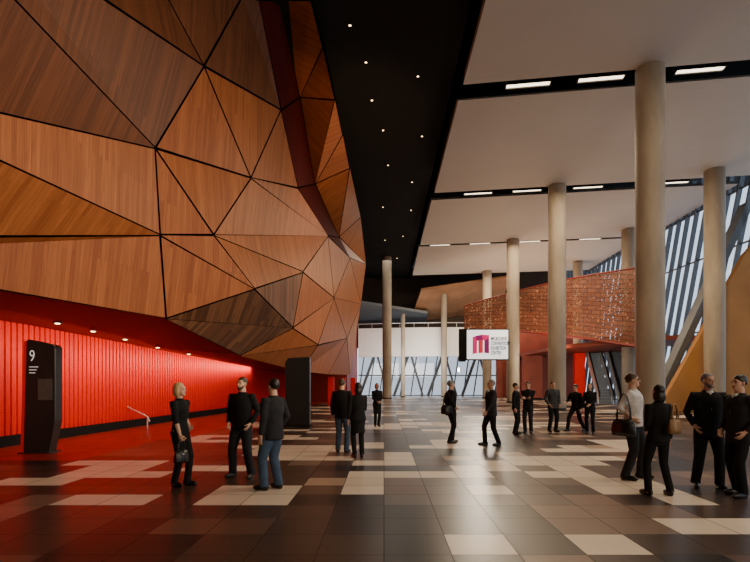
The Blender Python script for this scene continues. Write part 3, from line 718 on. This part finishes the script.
PE=[
 dict(id=1,px=180,Y=8.0,H=1.66,rot=75,f=1,hair='blonde',style='bob',top='black',topname='top',bot='black',sleeve='rolled',hem=.90,inf=.012,ar='bagf',al='hip',feet=((-.08,.02),(.09,-.10)),turn=8,label='blonde woman in black top and trousers carrying a black handbag'),
 dict(id=2,px=242,Y=8.75,H=1.76,rot=-14,hair='brown',style='crop',beard=1,top='black',topname='shirt',bot='charcoal',hem=.86,inf=.026,ar='pocket',al='pocket',feet=((-.19,.0),(.18,-.03)),turn=-12,legw=1.08,label='bearded man in black shirt facing forward with hands in pockets'),
 dict(id=3,px=273,Y=7.75,H=1.72,rot=-118,hair='dark',style='short',top='charcoal',bot='denim',hem=.80,inf=.028,ar='pocket',al='hang',feet=((-.11,.0),(.12,-.10)),turn=-6,legw=1.1,label='man in dark jacket and blue jeans, back turned, facing the bearded man'),
 dict(id=4,px=342,Y=11.9,H=1.75,rot=165,hair='brown',style='short',top='black',bot='denim',hem=.82,inf=.026,ar='pocket',al='hang',feet=((-.12,0),(.11,-.04)),label='man in black jacket and jeans standing beside the woman in a long coat'),
 dict(id=5,px=358,Y=11.1,H=1.66,rot=200,f=1,hair='dark',style='long',top='black',topname='coat',bot='black',hem=.58,inf=.034,ar='front',al='hang',feet=((-.09,0),(.09,0)),label='dark-haired woman in long black coat seen from behind'),
 dict(id=6,px=377,Y=19.0,H=1.64,rot=20,f=1,hair='dark',style='bob',top='black',topname='dress',bot='black',hem=.52,inf=.02,ar='front',al='front',feet=((-.07,0),(.07,0)),label='distant woman in black dress standing at the foot of the lone slim column'),
 dict(id=7,px=451,Y=13.75,H=1.73,rot=105,hair='grey',style='crop',top='black',bot='black',hem=.78,inf=.028,shirt=1,tie=1,ar='hip',al='pocket',feet=((-.10,.05),(.10,-.10)),label='grey-haired man in black suit facing right with a dark shoulder bag'),
 dict(id=8,px=491,Y=13.2,H=1.75,rot=-78,hair='grey',style='crop',skin='tan',top='charcoal',bot='black',hem=.79,inf=.028,shirt=1,tie=1,ar='swingb',al='swingf',feet=((-.09,-.15),(.09,.15)),label='man in dark suit walking left below the lit sign'),
 dict(id=9,px=516,Y=16.2,H=1.65,rot=60,hair='dark',top='black',bot='black',hem=.84,ar='hang',al='pocket',label='shorter man in black, left of the two standing close together mid-floor'),
 dict(id=10,px=528,Y=16.5,H=1.70,rot=-30,hair='brown',top='black',bot='charcoal',hem=.82,ar='fold',al='fold',label='man in black with folded arms, right of the two standing close together'),
 dict(id=11,px=553,Y=16.8,H=1.71,rot=15,hair='brown',style='crop',top='grey',bot='black',hem=.82,ar='pocket',al='pocket',feet=((-.13,0),(.12,0)),label='man in grey jacket standing alone before the second column'),
 dict(id=12,px=576,Y=17.2,H=1.66,rot=-60,hair='dark',top='black',bot='black',hem=.86,ar='gesture',al='hang',feet=((-.12,-.32),(.14,.26)),lean=.05,label='person in black striding with legs wide apart near the escalator'),
 dict(id=13,px=590,Y=16.3,H=1.64,rot=-35,f=1,hair='dark',style='bob',top='black',bot='black',hem=.82,ar='hang',al='front',label='woman in black beside the striding person, near the escalator'),
 dict(id=14,px=633,Y=8.6,H=1.83,rot=50,hair='brown',style='short',glasses=1,top='white',topname='shirt',bot='charcoal',hem=.88,sleeve='rolled',inf=.032,ar='hip',al='hang',feet=((-.16,.05),(.16,-.10)),nod=-2,turn=15,legw=1.1,label='man in white shirt and sunglasses holding a dark shoulder bag'),
 dict(id=15,px=658,Y=7.35,H=1.63,rot=-170,f=1,hair='dark',style='long',top='black',topname='top',bot='black',hem=.86,inf=.020,ar='hang',al='front',feet=((-.17,.03),(.14,-.06)),label='woman in black seen from behind carrying a tan handbag'),
 dict(id=16,px=708,Y=7.9,H=1.81,rot=-15,hair='grey',style='crop',beard=1,skin='tan',top='black',bot='black',hem=.78,inf=.034,shirt=1,ar='pocket',al='hang',feet=((-.16,0),(.15,-.04)),turn=25,legw=1.08,label='bearded man in open-collared black suit facing the camera'),
 dict(id=17,px=739,Y=7.3,H=1.77,rot=-82,hair='dark',style='short',top='charcoal',bot='black',hem=.78,inf=.032,shirt=1,ar='pocket',al='pocket',feet=((-.11,.05),(.11,-.06)),label='man in dark suit at the right edge, standing in left profile'),
]
for S in PE: person(S)

def bag(name,label,hp,mat,w,h,d,strap,rz,bevel=.018):
    top=hp.z-strap; z0=top-h
    t=thing(name,label,'bag',(hp.x,hp.y,z0),rz)
    bm=bmesh.new(); loft(bm,[[Vector((sx*w/2*k,sy*d/2*k2,z)) for sx,sy in ((-1,-1),(1,-1),(1,1),(-1,1))] for z,k,k2 in ((0,.95,1),(h*.3,1.0,1.0),(h*.7,.97,.8),(h,.82,.45))])
    bmesh.ops.bevel(bm,geom=bm.edges[:],offset=bevel,segments=2,affect='EDGES'); obj('bag_body',bm,mat,t,smooth=True)
    for sy in (-1,1):
        bm=bmesh.new(); pts=[Vector((w*.30*math.cos(a),sy*d*.18*(1-math.sin(a)),h-.02+(strap+.03)*math.sin(a))) for a in [math.pi*k/14 for k in range(15)]]
        tube(bm,pts,.009,n=8); obj('strap',bm,mat,t,smooth=True)
    bm=bmesh.new(); box(bm,(-.02,-d*.46,h*.62),(.02,-d*.36,h*.72),.004); obj('clasp',bm,MT['chrome'],t)
w_,e_=WR[1][-1]
bag('handbag','black handbag hanging from the blonde woman\'s hand',w_+(w_-e_).normalized()*.085,LEATH,.28,.21,.10,.15,R(75))
def on(pid,x,y,z): return WR[pid]['m']@Vector((x,y,z))
bag('shoulder_bag','dark shoulder bag held by the man in a white shirt',on(14,-.31,.07,1.46),LEATH,.40,.28,.11,.42,R(50+75))
bag('shoulder_bag','tan leather handbag carried by the woman in black',on(15,-.10,.21,1.34),TANB,.22,.22,.09,.20,R(-170+15))
bag('shoulder_bag','dark soft bag carried by the grey-haired man in a suit',on(7,-.24,.22,1.40),LEATH,.32,.25,.10,.34,R(105+80))

# ------------------------------------------------------------------ lights
def area(name,loc,rot,sx,sy,e,col):
    l=bpy.data.lights.new(name,'AREA'); l.shape='RECTANGLE'; l.size=sx; l.size_y=sy; l.energy=e; l.color=col
    o=bpy.data.objects.new(name,l); C.objects.link(o); o.location=loc; o.rotation_euler=[R(a) for a in rot]; return o
def spot(name,loc,tgt,size,blend,e,col,r=1.0):
    l=bpy.data.lights.new(name,'SPOT'); l.spot_size=R(size); l.spot_blend=blend; l.energy=e; l.color=col; l.shadow_soft_size=r
    o=bpy.data.objects.new(name,l); C.objects.link(o); o.location=loc
    o.rotation_euler=(Vector(tgt)-Vector(loc)).to_track_quat('-Z','Y').to_euler(); return o
for y,e in ((10,950),(26,1100),(38.5,1200),(50,1100)): area('hall_fill',(10,y,13.2),(0,0,0),9,5,e,(1,.76,.50))  # invisible overhead fill added below the white panels, no fixtures there
area('aisle_fill',(0.3,45,14.3),(0,0,0),2.5,14,260,(1,.85,.68))  # added fill that lifts the dark far column by the pod
area('front_fill',(9,-6,7),(78,0,28),14,8,1050,(1,.78,.55))  # unseen warm fill added behind the camera to light the pod
spot('pod_fill',(7,4,4.0),(-6,13,5.8),62,1.0,4600,(1,.74,.46))  # added fill in mid-air for the bright middle band of the timber
spot('pod_fill',(7,17,5.0),(-3,26,7),70,1.0,2500,(1,.66,.36))  # second added fill, for the far part of the pod
spot('rim_fill',(2.6,19,5.5),(-2.2,24,13.6),60,1.0,2100,(1,.54,.22),.5)  # added fill that makes the outer pod edge glow orange
for y,e in ((26,100),(38,330),(49,900)): area('panel_fill',(13,y,5.0),(180,0,0),9,6,e,(1,.72,.46))  # invisible upward fill added to brighten and warm the ceiling panels
spot('floor_sheen_fill',(10,52,11.5),(7,26,0),36,1.0,5500,(1,.86,.66),1.2)  # added source whose glancing reflection makes the sheen on the tiles
spot('balcony_fill',(13,38.5,3.9),(14,50,1.5),130,1.0,1300,(1,.78,.55),.4)  # unseen source added to brighten the space below the copper screen
spot('escalator_fill',(14.5,34,3.4),(18,43,1.8),70,1.0,900,(1,.9,.78),.3)  # added fill to make the escalators stand out
spot('ochre_fill',(14,22,8.5),(19.5,29.2,5),80,1.0,800,(1,.75,.45),.5)  # added fill to brighten the ochre wall, no lamp there
area('wall_wash',(-8.4,22,2.6),(0,66,0),.4,20,260,(1,.72,.48))
area('bulkhead_fill',(3,54,3.5),(110,0,0),10,2,620,(1,.93,.84))  # invisible fill added to whiten the far bulkhead
w=bpy.data.worlds.new('World'); bpy.context.scene.world=w; w.use_nodes=True
bg=w.node_tree.nodes['Background']; bg.inputs['Color'].default_value=(.78,.87,1,1); bg.inputs['Strength'].default_value=1.8

cam=bpy.data.cameras.new('Camera'); cam.lens=24; cam.sensor_width=36; cam.shift_x=-9/750; cam.shift_y=102/750; cam.clip_end=500
co=bpy.data.objects.new('Camera',cam); C.objects.link(co); co.location=(0,0,H0); co.rotation_euler=(R(90),0,0)
bpy.context.scene.camera=co
